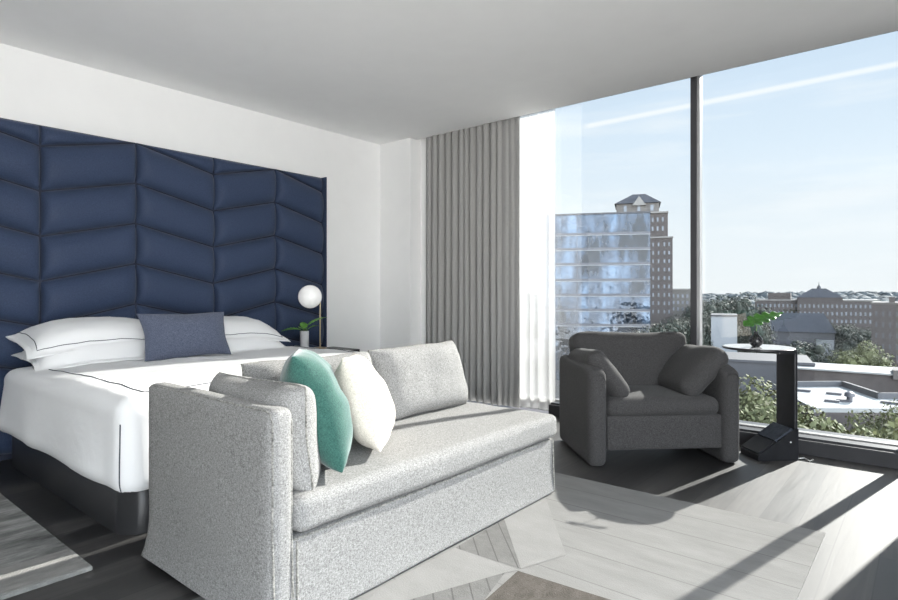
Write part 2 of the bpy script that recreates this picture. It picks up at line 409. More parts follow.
# dark embroidered border lies on the surface of the duvet
from mathutils.bvhtree import BVHTree
bvh = BVHTree.FromPolygons([tuple(p) for p in dv[0]], keep)
def ontop(x, y):
    h = bvh.ray_cast(Vector((x, y, 1)), Vector((0, 0, -1))); return h[0] + Vector((0, 0, .0015))
loop = [(-.80 + 1.62 * i / 60, -.885) for i in range(61)] + [(.83, -.86 + 1.72 * i / 60) for i in range(61)] + [(.82 - 1.62 * i / 60, .885) for i in range(61)]
obj('stitched_border', tube([ontop(*p) for p in loop], .0028, 5), M['stitch'], duvet)
def onside(dr, z):
    o = Vector((0, 0, z)) + Vector(dr) * 3; b0 = Vector((.80, -.90, z))
    h = bvh.ray_cast(b0 + Vector(dr) * .6, -Vector(dr)); return h[0] + Vector(dr) * .001
dd = Vector((.60, -.80, 0)).normalized()
obj('corner_seam', tube([onside(dd, .1 - .29 * i / 14) for i in range(15)], .0032, 5), M['stitch'], duvet)

def sham(label, loc, rot, seed, t=.165, w=.95, h=.52, line=True):
    kw = dict(pinch=.045, flange=.075, wr=.007, seed=seed, k=3.4, dr=(.035, .045))
    p = obj('pillow', pillow(w, h, t, 34, **kw), M['white_linen'])
    p.location = loc; p.rotation_euler = rot
    if line:
        ins = .88; bb = .84; n = 22; pts = []
        for (a0, b0, a1, b1) in ((-ins, -bb, ins, -bb), (ins, -bb, ins, bb), (ins, bb, -ins, bb), (-ins, bb, -ins, -bb)):
            for i in range(n):
                q = pil_pt(w, h, t, a0 + (a1 - a0) * i / n, b0 + (b1 - b0) * i / n, 1, **kw); q.z += .001; pts.append(q)
        obj('stitched_line', tube(pts, .0026, 5, True), M['stitch'], p)
    return tag(p, label, 'pillow', 'white sleeping pillows at the headboard')
ZT = .645
# pillow long axis lies along the wall (Y)
sham('lower white pillow of the stack on the near side of the bed', (-4.31, 1.535, ZT + .065), (R(-3), R(0), R(-90)), 1, .18, .90, .52, False)
sham('upper white pillow with dark stitched line, near side of bed', (-4.36, 1.515, ZT + .168), (R(-9), R(1), R(-90)), 2, .19, .91, .50)
sham('lower white pillow of the stack on the nightstand side', (-4.31, 2.45, ZT + .055), (R(-3), R(0), R(-90)), 3, .16, .88, .52, False)
sham('upper white pillow with stitched line, nightstand side of bed', (-4.36, 2.455, ZT + .155), (R(-8), R(-1), R(-90)), 4, .18, .91, .50)
lp = obj('lumbar_pillow', pillow(.595, .33, .15, 26, pinch=.07, wr=.007, seed=9), M['lumbar'])
lp.location = (-3.985, 1.95, ZT + .155); lp.rotation_euler = (R(68), 0, R(90 - 4))
tag(lp, 'slate blue woven lumbar cushion leaning against the white pillows', 'cushion')

# ------------------------------------------------------------------ nightstand and what stands on it
ns = thing('nightstand', 'dark wood bedside table beside the bed below globe lamp', 'nightstand', (-4.39, 3.43, 0))
obj('carcass', box((-.19, -.29, .12), (.17, .29, .525)), M['dark_wood'], ns, False)
obj('table_top', prism(rrect(-.2, -.30, .195, .31, .012, 3), .527, .555, .003), M['black'], ns)
dr = obj('drawer', box((.172, -.275, .33), (.186, .275, .51)), M['dark_wood'], ns, False)
obj('handle', tube([(.19, -.08, .42), (.205, -.08, .42), (.205, .08, .42), (.19, .08, .42)], .005, 6), M['brass'], dr)
for sx in (-1, 1):
    for sy in (-1, 1): obj('leg', box((-.01 + sx * .15 - .018, sy * .26 - .018, 0), (-.01 + sx * .15 + .018, sy * .26 + .018, .12)), M['dark_wood'], ns, False)
lm = thing('table_lamp', 'brass table lamp with round white globe on the nightstand', 'lamp', (-4.485, 3.49, .556))
obj('lamp_base', lathe([(.001, 0), (.062, 0), (.062, .012), (.058, .016), (.001, .016)], 32), M['brass'], lm)
obj('pole', tube([(0, 0, .014), (0, 0, .52)], .0055, 10), M['brass'], lm)
obj('switch', tube([(0, 0, .05), (.012, 0, .05)], .004, 8), M['brass'], lm)
gl = [(.109 * math.sin(PI * i / 24), -.109 * math.cos(PI * i / 24)) for i in range(25)]
obj('globe_shade', xf(lathe(gl, 40), (0, -.117, .5)), M['globe'], lm)
obj('globe_holder', tube([(0, .002, .5), (0, -.012, .5)], .014, 12), M['brass'], lm)

def blade(w, l, droop=.2, fold=.12, notch=0, nseg=24):
    """a leaf lying in XY along +X; notch > 0 gives split-leaf lobes"""
    def f(u, v):
        s = u; a = 2 * v - 1
        base = (math.sin(PI * min(1, s ** .75)) ** .8) * w / 2
        if notch and .12 < s < .95:
            lobes = .5 + .5 * math.cos(s * PI * 2 * 5.5)
            base *= 1 - notch * (lobes ** 3) * (abs(a) > .45)
        return Vector((s * l, a * base, abs(a) * base * fold * 2 - droop * l * s * s + .002 * math.sin(s * 40) * abs(a)))
    return grid(f, nseg * (3 if notch else 1), 8)
vs = thing('vase', 'slim grey-white cylinder vase with green sprig on nightstand', 'vase', (-4.37, 3.225, .556))
obj('vase_body', lathe([(.001, 0), (.036, 0), (.038, .004), (.040, .19), (.036, .19), (.034, .02), (.001, .02)], 28), M['ceramic'], vs)
for k, (az, el, ln, w, z) in enumerate(((-112, 12, .17, .085, .20), (68, 32, .10, .06, .205), (74, 34, .20, .06, .24), (-50, 25, .12, .075, .20), (150, 40, .12, .07, .21))):
    st = [Vector((0, 0, .03)), Vector((0, 0, .15)), Vector((math.cos(R(az)) * .03, math.sin(R(az)) * .03, z))]
    s_ = obj('sprig', tube(st, .0025, 6), M['stem'], vs)
    lf = obj('leaf', blade(w, ln, .25), M['leaf'], s_); solid(lf, .0012)
    lf.location = st[-1]; lf.rotation_euler = (R(random.uniform(-20, 20)), -R(el), R(az))

# ------------------------------------------------------------------ sofa
SZ = .010
sf = thing('sofa', 'light grey tweed one-armed sofa at the foot of the bed', 'sofa', (-2.02, 1.9, SZ))
ox, oy = -2.02, 1.9
def flare(P, t):
    k = max(0, (-t[2] - .45) / .55) ** 2
    P.x += .02 * k * (1 if t[0] > 0 else -1) * abs(t[0]) ** 3; P.y += .03 * k * t[1] * abs(t[1]) ** 3
    if t[0] < -.7: P.x -= .03 * k
    return P
arm = rbox(.885, .085, .72, .03, 16, (0, .006, 0), .0025, 4, 5, flare)
a_ = obj('arm', xf(arm, (-2.007 - ox, 1.076 - oy, .362)), M['sofa'], sf)
def armpipe(y):
    x0, x1 = -2.44 - ox, -1.5725 - ox
    return [(x1 + .022, y, .02), (x1 + .006, y, .16), (x1, y, .35), (x1, y, .68), (x1 - .012, y, .706), (x1 - .03, y, .7145), (x1 - .4, y, .7145), (x0 + .03, y, .7145), (x0, y, .70)]
obj('piping', tube(armpipe(1.041 - oy), .0035, 6), M['sofa_pipe'], a_)
obj('piping', tube(armpipe(1.110 - oy)[:6], .0035, 6), M['sofa_pipe'], a_)
obj('back_frame', xf(rbox(.13, 1.70, .60, .035, 12, (.005, 0, 0), .002), (-2.39 - ox, 1.965 - oy, .302)), M['sofa'], sf)
def skirt(P, t):
    k = max(0, (-t[2])) ** 2 if t[2] < 0 else 0
    P.x += .008 * k * max(0, t[0]) ** 3
    P.y += .006 * k * max(0, t[1]) ** 5
    return P
base = xf(rbox(.745, 1.69, .294, .012, 22, (0, 0, 0), .002, 5, 8, skirt), (-1.952 - ox, 1.957 - oy, .148))
bs = obj('skirted_base', base, M['sofa'], sf)
obj('piping', tube([(-1.582 - ox, 1.125 - oy, .29), (-1.582 - ox, 1.6 - oy, .29), (-1.582 - ox, 2.794 - oy, .29), (-1.60 - ox, 2.799 - oy, .29), (-2.2 - ox, 2.799 - oy, .29)], .004, 6), M['sofa_pipe'], bs)
for (px, py) in ((-1.579, 2.798), (-1.577, 1.135)):
    obj('corner_pleat', tube([(px - ox, py - oy, .285), (px + .002 - ox, py - oy, .15), (px + .006 - ox, py + .003 * (py > 2) - oy, .008)], .0035, 6), M['sofa_pipe'], bs)
sc = obj('seat_cushion', xf(rbox(.76, 1.69, .122, .034, 30, (.006, .004, .014), .004, 6, 2), (-1.935 - ox, 1.972 - oy, .364)), M['sofa'], sf)
def cush(sx, sy, sz, **k): return rbox(sx, sy, sz, .05, 22, **k)
def bc(name, size, puff, loc, rot, seed):
    return obj(name, rbox(*size, .052, 22, puff, .009, 5, seed), M['sofa'], sf, True, (loc[0] - ox, loc[1] - oy, loc[2] - SZ), rot)
def orient(o, nrm, roll):
    z = Vector(nrm).normalized(); up = Vector((0, 0, 1)); y = (up - z * up.dot(z)).normalized(); x = y.cross(z)
    m = Matrix((x, y, z)).transposed() @ Matrix.Rotation(roll, 3, 'Z')
    o.rotation_euler = m.to_euler()
def knife(name, w, h, t, loc, nrm, roll, seed):
    kw = dict(pinch=.03, wr=.007, seed=seed, k=5.5)
    o = obj(name, pillow(w, h, t, 28, **kw), M['sofa'], sf, True, (loc[0] - ox, loc[1] - oy, loc[2] - SZ)); orient(o, nrm, roll)
    pts = []
    for (a0, b0, a1, b1) in ((-1, -1, 1, -1), (1, -1, 1, 1), (1, 1, -1, 1), (-1, 1, -1, -1)):
        for i in range(16): pts.append(pil_pt(w, h, t, a0 + (a1 - a0) * i / 16, b0 + (b1 - b0) * i / 16, 1, **kw))
    obj('piping', tube(pts, .004, 6, True), M['sofa_pipe'], o); return o
knife('back_cushion', .70, .38, .19, (-2.175, 2.385, .618), (1, .02, .30), R(0), 11)
knife('back_cushion', .70, .38, .20, (-2.185, 1.675, .612), (1, -.02, .28), R(0), 12)
knife('side_cushion', .60, .36, .19, (-1.905, 1.212, .60), (.04, 1, .06), R(0), 13)
gp = obj('throw_pillow', pillow(.44, .44, .20, 34, pinch=.04, wr=.013, seed=21, k=3.6), M['green'])
gp.location = (-1.82, 1.405, .668)
cp = obj('throw_pillow', pillow(.40, .40, .18, 34, pinch=.04, wr=.011, seed=22, k=3.2), M['cream'])
cp.location = (-1.86, 1.69, .642)
orient(gp, (.60, .74, .40), R(-2)); orient(cp, (.68, .66, .40), R(-3))
tag(gp, 'sea green square cushion on the sofa near its arm', 'cushion')
tag(cp, 'cream square cushion on the sofa beside the green one', 'cushion')

# ------------------------------------------------------------------ armchair
AC = Vector((-1.278, 3.70, 0)); AR = R(44.5)
ac = thing('armchair', 'charcoal woven armchair in front of the window', 'armchair', AC, AR)
def armshape(side):
    def f(P, t):
        # soften: top front corner rounds down, thickness tapers a little at the top
        if t[2] > .2 and t[1] < -.5: P.z -= .05 * ((-t[1] - .5) / .5) ** 2 * ((t[2] - .2) / .8)
        if t[2] < -.6: P.x *= .985
        return P
    return f
for s in (-1, 1):
    a_ = obj('arm', xf(rbox(.12, .71, .635, .042, 16, (.006, .006, 0), .002, 4, s + 3, armshape(s)), (s * .44, .36, .318)), M['charcoal'], ac)
    px = s * .44
    obj('piping', tube([(px + .06 * math.cos(PI * i / 10) * .8, -.0005 if 2 < i < 8 else .004, .52 + .06 * math.sin(PI * i / 10)) for i in range(11)] , .0025, 5), M['charcoal'], a_)
obj('front_panel', xf(rbox(.755, .09, .215, .012, 8), (0, .065, .208)), M['charcoal'], ac)
obj('seat_deck', box((-.375, .1, .12), (.375, .68, .285)), M['charcoal'], ac, False)
obj('seat_cushion', xf(rbox(.752, .62, .125, .055, 18, (.004, .014, .018), .003, 5, 6), (0, .33, .362)), M['charcoal'], ac)
obj('backrest', xf(rbox(.80, .12, .5, .05, 12, (0, .01, 0), .003), (0, .71, .44), (R(-10), 0, 0)), M['charcoal'], ac)
def backshape(P, t):
    k = max(0, min(1, (P.z - .02) / .10)); k = k * k * (3 - 2 * k)
    P.x *= 1 + .135 * k
    P.z -= .012 * k * (1 - t[0] ** 2)
    return P
obj('back_cushion', xf(rbox(.745, .21, .47, .06, 22, (.0, .02, .004), .008, 5, 8, backshape), (0, .60, .572), (R(-13), 0, 0)), M['charcoal'], ac)
lc = obj('arm_cushion', xf(rbox(.125, .48, .37, .055, 16, (.025, .01, 0), .008, 6, 14), (-.335, .32, .55), (R(-5), R(-38), R(3))), M['charcoal'], ac)
rc = obj('arm_cushion', xf(rbox(.14, .54, .40, .058, 16, (.028, .01, 0), .008, 6, 15), (.315, .335, .56), (R(-4), R(44), R(-5))), M['charcoal'], ac)

# ------------------------------------------------------------------ C-shaped side table
TA = R(44)
st = thing('side_table', 'black C-shaped side table by the window with round top', 'side table', (-.83, 4.355, 0), TA)
wedge = [(-.135, 0), (.14, 0), (.14, .205), (.115, .205), (-.135, .036)]
V = [Vector((x, y, z)) for y in (-.10, .10) for x, z in wedge]
n5 = 5; Fc = [list(range(n5))[::-1], [n5 + i for i in range(n5)]] + [[i, (i + 1) % n5, n5 + (i + 1) % n5, n5 + i] for i in range(n5)]
wb = obj('wedge_base', (V, Fc), M['steel_black'], st, False)
sl = math.atan2(.169, .25)
def slope_box(s0, s1, y0, y1, t, m, nm):
    g = box((s0, y0, 0), (s1, y1, t)); return obj(nm, xf(g, (-.135, 0, .037), (0, -sl, 0)), m, wb, False)
slope_box(.010, .138, -.094, .094, .012, M['steel_black'], 'lower_panel')
slope_box(.15, .288, -.094, .094, .014, M['slate_panel'], 'upper_panel')
obj('socket', xf(lathe([(.001, 0), (.006, 0), (.006, .003), (.001, .003)], 12), (.085, -.1005, .12), (R(90), 0, 0)), M['white_plastic'], wb)
obj('column', prism(rrect(.112, -.10, .137, .09, .008, 3), .18, .7, .0), M['steel_black'], st)
obj('column_bend', prism(rrect(.0, -.10, .137, .09, .012, 3), .695, .722, .0), M['steel_black'], st)
top = obj('round_top', xf(lathe([(.001, .0), (.205, 0), (.217, .005), (.217, .012), (.213, .015), (.001, .015)], 64), (-.09, -.025, .722)), M['steel_black'], st)
obj('inlay', xf(lathe([(.001, 0), (.209, 0), (.209, .0015), (.001, .0015)], 64), (-.09, -.025, .737)), M['top_gloss'], top)
cb = obj('charging_cable', tube([onfloor(797, 458.5, .006), onfloor(804, 458, .006), onfloor(810, 461, .006), onfloor(813, 459.5, .006)], .005, 6), M['white_plastic'])
tag(cb, 'short white cable end lying on floor beside the side table', 'cable')

def tloc(x, y, z):
    return Vector((-.83, 4.355, 0)) + Matrix.Rotation(TA, 3, 'Z') @ Vector((x, y, z))
bv = thing('bud_vase', 'small round black bud vase holding a split leaf on side table', 'vase', tloc(-.10, -.02, .7395), TA)
pr = [(.001, 0), (.024, 0), (.038, .014), (.043, .034), (.038, .055), (.024, .072), (.014, .082), (.013, .095), (.017, .100), (.011, .100), (.009, .08), (.001, .08)]
obj('vase_body', lathe(pr, 28), M['black_glaze'], bv)
sm = obj('leaf_stalk', tube([(0, 0, .08), (.004, 0, .13), (-.012, .0, .165)], .0028, 6), M['stem'], bv)
lf = obj('split_leaf', blade(.135, .30, .06, .10, .4), M['leaf_dark'], sm); solid(lf, .0014)
lf.location = (-.085, .0, .135); lf.rotation_euler = (R(24), R(-20), R(2))

# ------------------------------------------------------------------ rugs
def rug_slab(x0, y0, x1, y1, t, m, border=None):
    geo = [box((x0, y0, 0), (x1, y1, t))]
    return geo
r1 = obj('rug', prism(rrect(-4.6, -1.0, -2.55, .875, .01, 2), 0.0005, .016, .006), M['rug_grey'])
obj('border', prism([(-2.80, -.99), (-2.562, -.99), (-2.562, .86), (-2.80, .86)], .0155, .0175), M['rug_pale'], r1, False)
tag(r1, 'distressed grey pile rug on the dark floor beside the bed', 'rug')
def fp(u, v): p = onfloor(u, v, .006); return (p.x, p.y)
x0, y0, x1, y1 = -2.02, .15, -.365, 3.125
geo = prism([(x0, y0), (x1, y0), (x1, y1), (x0, y1)], .0005, .006)
V, Fc = geo; Vn = list(V); Fn = list(Fc); mi = [0] * len(Fc)
PZ = [.0066]
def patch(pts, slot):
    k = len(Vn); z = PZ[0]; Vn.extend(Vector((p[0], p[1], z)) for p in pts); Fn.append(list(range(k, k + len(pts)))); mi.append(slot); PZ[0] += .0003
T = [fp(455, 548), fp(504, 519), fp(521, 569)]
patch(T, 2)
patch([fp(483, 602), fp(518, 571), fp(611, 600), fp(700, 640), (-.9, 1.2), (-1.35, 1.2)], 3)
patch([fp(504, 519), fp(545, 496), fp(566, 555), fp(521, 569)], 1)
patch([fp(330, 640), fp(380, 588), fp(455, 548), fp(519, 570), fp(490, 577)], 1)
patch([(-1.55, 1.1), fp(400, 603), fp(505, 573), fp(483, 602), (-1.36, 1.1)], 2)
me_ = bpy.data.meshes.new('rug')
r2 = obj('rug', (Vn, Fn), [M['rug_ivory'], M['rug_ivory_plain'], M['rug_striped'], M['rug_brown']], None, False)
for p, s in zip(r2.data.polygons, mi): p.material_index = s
tag(r2, 'pale patchwork hide rug with taupe triangles in front of the sofa', 'rug')

# ------------------------------------------------------------------ curtains
def pleats(xa, xb, z0, z1, y, amp, n, seed, flat=None):
    rnd = random.Random(seed)
    ph = [rnd.uniform(.75, 1.3) for _ in range(n + 2)]; cum = [0]
    for p in ph: cum.append(cum[-1] + p)
    tot = cum[n]; am = [rnd.uniform(.55, 1.15) for _ in range(n + 3)]
    def f(u, v):
        w = u * tot; k = 0
        while k < n - 1 and w > cum[k + 1]: k += 1
        fr = (w - cum[k]) / ph[k]
        a = am[k] * (1 - fr) + am[k + 1] * fr
        if flat and u > flat: a *= .12
        z = z0 + (z1 - z0) * v
        drift = .02 * noise.noise(Vector((u * 6, v * 1.6, seed))) * (1 - v)
        s = math.sin(2 * PI * (w - cum[k]) / ph[k] + .0)
        s = math.copysign(abs(s) ** .8, s)
        return Vector((xa + (xb - xa) * u + drift + .012 * math.cos(2 * PI * fr) * a, y + amp * a * s * (.8 + .3 * (1 - v)), z))
    return grid(f, n * 14, 14)
c1 = obj('blackout_curtain', pleats(-4.15, -2.965, .012, CE + .10, 4.622, .046, 15, 5, .83), M['curtain'])
solid(c1, .003); tag(c1, 'grey pleated curtain hanging floor to ceiling left of window', 'curtain')
c2 = obj('sheer_curtain', pleats(-3.15, -2.63, .02, CE + .10, 4.682, .024, 5, 8), M['sheer'])
tag(c2, 'gathered white sheer curtain beside the grey curtain', 'curtain')
c3 = obj('sheer_curtain', pleats(-2.66, -2.385, .112, CE + .10, 4.706, .004, 2, 9), M['sheer_thin'])
tag(c3, 'flat thin single layer of white sheer over the window glass', 'curtain')

# ------------------------------------------------------------------ outdoors
GZ = -22.0
M['ground'] = plain('dry_ground', (.04, .037, .04), .95, var=.4, scale=.06)
M['brick'] = plain('tan_brick', (.055, .045, .042), .9, var=.12, scale=.8)
M['brick_pale'] = plain('pale_stone_brick', (.095, .085, .078), .9, var=.08, scale=.6)
M['stone_trim'] = plain('limestone_trim', (.16, .15, .14), .85, var=.06)
M['roof_dark'] = plain('slate_roof', (.032, .032, .038), .7, var=.15, scale=.5)
M['roof_white'] = plain('white_membrane_roof', (.22, .217, .21), .8, var=.06, scale=.3)
M['white_wall'] = plain('white_render_wall', (.20, .205, .215), .8, var=.04, scale=.3)
M['shade_wall'] = plain('grey_render_wall', (.058, .057, .062), .85, var=.1, scale=.3)
M['pane_pale'] = plain('pale_window_pane', (.13, .14, .16), .55, var=.2, scale=.4)
M['band'] = plain('spandrel_band', (.05, .05, .06), .5, var=.1)
M['band_pale'] = plain('pale_spandrel_edge', (.14, .145, .155), .4, var=.1)
M['foliage'] = plain('tree_foliage', (.020, .025, .016), .8, var=.5, scale=.5)
M['foliage_pale'] = plain('pale_green_foliage', (.085, .088, .034), .8, var=.4, scale=.9)
M['foliage_far'] = plain('haze_tinted_foliage', (.038, .046, .05), .9, var=.35, scale=.02)  # grey-blue tint puts the distance haze into the leaf colour
M['bark'] = plain('bark', (.07, .055, .04), .9)
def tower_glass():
    m, nt, b = new_mat('painted_reflection_glass')
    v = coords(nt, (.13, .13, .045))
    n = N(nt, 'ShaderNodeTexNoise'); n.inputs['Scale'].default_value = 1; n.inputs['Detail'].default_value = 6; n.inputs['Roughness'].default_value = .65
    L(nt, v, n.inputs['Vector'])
    r = ramp(nt, [(.40, (.005, .008, .013)), (.5, (.022, .034, .055)), (.6, (.055, .085, .13))]); L(nt, n.outputs['Fac'], r.inputs['Fac'])  # blotchy ramp paints mirrored surroundings into the glass colour
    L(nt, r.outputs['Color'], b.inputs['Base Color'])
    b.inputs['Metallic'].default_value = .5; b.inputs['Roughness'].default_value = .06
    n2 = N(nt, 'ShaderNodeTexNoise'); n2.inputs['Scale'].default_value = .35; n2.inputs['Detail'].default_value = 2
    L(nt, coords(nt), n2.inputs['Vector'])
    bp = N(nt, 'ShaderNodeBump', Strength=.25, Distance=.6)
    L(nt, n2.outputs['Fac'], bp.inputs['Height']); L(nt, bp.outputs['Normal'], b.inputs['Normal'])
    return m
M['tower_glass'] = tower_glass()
struct('ground', box((-2500, 12, GZ - 2), (1500, 2600, GZ)), M['ground'])

FOOT = []
def facade(name, label, cat, u0, u1, d, rz=YAW):
    """an Empty at ground level below the left edge of a front that faces the hotel"""
    a = ((u0 + u1) / 2 - 449) / F_PX; c = far(a, 0, d); o = thing(name, label, cat, (c.x, c.y, GZ), rz - math.atan(a))
    o.scale.x = math.cos(math.atan(a)); return o, d / F_PX
def blk(root, name, ua, ub, va, vb, uc, k, dep, m, front=0, smooth=False, parent=None):
    """a block of the building: edges in survey units, k metres per unit"""
    za = CAM_Z + (292 - vb) * k - GZ if vb is not None else 0
    zb = CAM_Z + (292 - va) * k - GZ
    if name in ('wall', 'glass_wall'): FOOT.append((root, (ua - uc) * k, (ub - uc) * k, front, front + dep))
    return obj(name, box(((ua - uc) * k, front, za), ((ub - uc) * k, front + dep, zb)), m, parent or root, smooth)

# mirrored office tower
gt, k = facade('glass_tower', 'mirrored blue glass office block on the left behind the armchair', 'building', 540, 649, 150)
uc = 594.5
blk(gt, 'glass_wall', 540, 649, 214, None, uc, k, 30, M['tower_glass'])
blk(gt, 'parapet', 539.5, 649.5, 213, 214.6, uc, k, 30.5, M['shade_wall'], -.3)
for v in (218.6, 234, 249, 264, 280, 295, 310, 325):
    if v > 230:
        f_ = blk(gt, 'spandrel_band', 540, 649, v - 1.3, v + .9, uc, k, .4, M['band'], -.25)
        blk(gt, 'band_edge', 540, 649, v + .9, v + 1.6, uc, k, .5, M['band_pale'], -.3, parent=f_)
for u in (577,):
    blk(gt, 'corner_mullion', u - .3, u + .3, 214, 330, uc, k, .3, M['band'], -.2)

# stepped brick tower with a gabled crown
bt, k = facade('brick_tower', 'stepped tan brick tower with gabled crown behind the glass block', 'building', 600, 672, 200)
uc = 636
blk(bt, 'wall', 600, 672, 238, None, uc, k, 22, M['brick'])
blk(bt, 'upper_storeys', 606, 667.5, 213, 238, uc, k, 18, M['brick'], 1)
blk(bt, 'cornice', 605.4, 668, 212, 213.6, uc, k, 19, M['stone_trim'], .5)
blk(bt, 'cornice', 599.5, 672.6, 237.2, 238.6, uc, k, 22.6, M['stone_trim'], -.3)
pv = blk(bt, 'pavilion', 616, 659, 202.5, 213, uc, k, 14, M['brick_pale'], 2)
zr = CAM_Z + (292 - 202.5) * k - GZ; ap = CAM_Z + (292 - 192.5) * k - GZ
xl, xr, xm = (614 - uc) * k, (661 - uc) * k, (639 - uc) * k
rv = [Vector(p) for p in ((xl, 1.2, zr), (xr, 1.2, zr), (xr, 17, zr), (xl, 17, zr), (xm - 2.2, 4, ap), (xm + 2.2, 4, ap), (xm + 2.2, 13, ap), (xm - 2.2, 13, ap))]
obj('gable_roof', (rv, [[3, 2, 1, 0], [4, 5, 6, 7], [0, 1, 5, 4], [1, 2, 6, 5], [2, 3, 7, 6], [3, 0, 4, 7]]), M['roof_dark'], bt, False)
gv = [((632 - uc) * k, 1.0, zr - .8), ((646 - uc) * k, 1.0, zr - .8), ((639 - uc) * k, 1.0, ap - 1)]
V = [Vector(p) for p in gv] + [Vector((p[0], 4.2, p[2])) for p in gv]
obj('pediment', (V, [[0, 1, 2], [5, 4, 3], [0, 3, 4, 1], [1, 4, 5, 2], [2, 5, 3, 0]]), M['stone_trim'], bt, False)
def win(root, u, v, w, h, uc, k, front, m=None, parent=None):
    return blk(root, 'window', u - w / 2, u + w / 2, v - h / 2, v + h / 2, uc, k, .3, m or M['pane_pale'], front - .12)
for u in (625, 638.8, 652): win(bt, u, 207.5, 3, 6, uc, k, 2)
for r_ in range(2):
    for u in (652.5, 657.5, 662.5): win(bt, u, 220 + r_ * 9, 1.8, 4.2, uc, k, 1)
for r_ in range(9):
    for u in (653, 658.3, 664, 668.6): win(bt, u, 245 + r_ * 8.3, 1.6, 3.6, uc, k, 0)

lo, k = facade('low_building', 'low tan building just left of the dark window mullion', 'building', 670, 692, 230)
uc = 681
blk(lo, 'wall', 668, 691, 290, None, uc, k, 16, M['brick_pale'])
blk(lo, 'cornice', 667.5, 691.5, 288.6, 290.2, uc, k, 17, M['stone_trim'], -.3)
for r_ in range(3):
    for q in range(4): win(lo, 673.5 + q * 4.6, 296 + r_ * 6.5, 2, 3.2, uc, k, 0)

# long brick institution with central pediment
ib, k = facade('brick_hall', 'long brick building with central gable and spire on the horizon', 'building', 752, 877, 260)
uc = 814.5
blk(ib, 'wall', 752, 877, 300.5, None, uc, k, 20, M['brick'])
blk(ib, 'cornice', 751.6, 877.4, 299.6, 301, uc, k, 20.5, M['stone_trim'], -.3)
blk(ib, 'central_block', 797, 842, 297.5, 330, uc, k, 5, M['brick'], -2)
zr = CAM_Z + (292 - 297.5) * k - GZ; ap = CAM_Z + (292 - 288.5) * k - GZ
V = [Vector(p) for p in (((796 - uc) * k, -2.3, zr), ((843 - uc) * k, -2.3, zr), ((843 - uc) * k, 14, zr), ((796 - uc) * k, 14, zr), ((812 - uc) * k, 2, ap), ((826 - uc) * k, 2, ap), ((826 - uc) * k, 10, ap), ((812 - uc) * k, 10, ap))]
obj('hipped_roof', (V, [[3, 2, 1, 0], [4, 5, 6, 7], [0, 1, 5, 4], [1, 2, 6, 5], [2, 3, 7, 6], [3, 0, 4, 7]]), M['roof_dark'], ib, False)
obj('spire', xf(lathe([(1.1, 0), (.9, .8), (.25, 1.5), (.05, 3)], 8), ((819 - uc) * k, 4, ap)), M['roof_dark'], ib)
blk(ib, 'side_pavilion', 766, 790, 293, 300.5, uc, k, 12, M['brick'], 2)
for r_ in range(3):
    for q in range(27):
        u = 755.5 + q * 4.5
        win(ib, u, 306 + r_ * 7.3, 1.8, 3.4, uc, k, -2 if 797 < u < 842 else 0, M['pane_pale'])

rb, k = facade('apartment_block', 'brown brick block cut by the right edge of the view', 'building', 871, 915, 130)
uc = 893
blk(rb, 'wall', 871, 940, 304, None, uc, k, 18, M['brick'])
blk(rb, 'parapet', 870.5, 940.5, 302.5, 304.5, uc, k, 18.5, M['brick_pale'], -.2)
blk(rb, 'chimney', 889, 895, 297, 304, uc, k, 3, M['brick'], 1)
for r_ in range(5):
    for q in range(4): win(rb, 876 + q * 7, 314 + r_ * 11, 2.2, 5, uc, k, 0, M['band'])

# mid-ground houses and roofs
def gable(name, label, u0, u1, v_eave, v_ridge, d, dep, mw, mr, extra=None, hip=.15):
    o, k = facade(name, label, 'building', u0, u1, d); uc = (u0 + u1) / 2
    blk(o, 'wall', u0, u1, v_eave, None, uc, k, dep, mw)
    ze = CAM_Z + (292 - v_eave) * k - GZ; zr = CAM_Z + (292 - v_ridge) * k - GZ
    xa, xb = (u0 - uc) * k - .4, (u1 - uc) * k + .4; w = xb - xa
    V = [Vector(p) for p in ((xa, -.4, ze), (xb, -.4, ze), (xb, dep + .4, ze), (xa, dep + .4, ze), (xa + w * hip, dep / 2, zr), (xb - w * hip, dep / 2, zr))]
    obj('roof', (V, [[3, 2, 1, 0], [0, 1, 5, 4], [1, 2, 5], [2, 3, 4, 5], [3, 0, 4]]), mr, o, False)
    return o, uc, k
o, uc, k = gable('house', 'grey house with dark hipped roof beyond the split leaf', 764, 834, 332, 314, 150, 16, M['shade_wall'], M['roof_dark'])
blk(o, 'white_gable_wall', 816, 833, 339, 362, uc, k, .5, M['white_wall'], -.5)
for q in range(3): win(o, 775 + q * 13, 342, 4, 6, uc, k, 0, M['band'])
o, k = facade('white_block', 'small white flat-roofed block right of the dark mullion', 'building', 711, 737, 140); uc = 724
blk(o, 'wall', 711, 737, 316, None, uc, k, 12, M['white_wall']); blk(o, 'roof_edge', 710.6, 737.4, 315, 316.4, uc, k, 12.4, M['roof_dark'], -.2)
o, k = facade('retaining_wall_building', 'long grey low building behind the armchair and side table', 'building', 700, 800, 95); uc = 750
blk(o, 'wall', 690, 812, 362, None, uc, k, 14, M['shade_wall']); blk(o, 'roof', 690.5, 811.5, 360.6, 362, uc, k, 13.8, M['roof_dark'], .1); blk(o, 'parapet', 689.5, 812.5, 360, 362.4, uc, k, .4, M['shade_wall'], -.2)
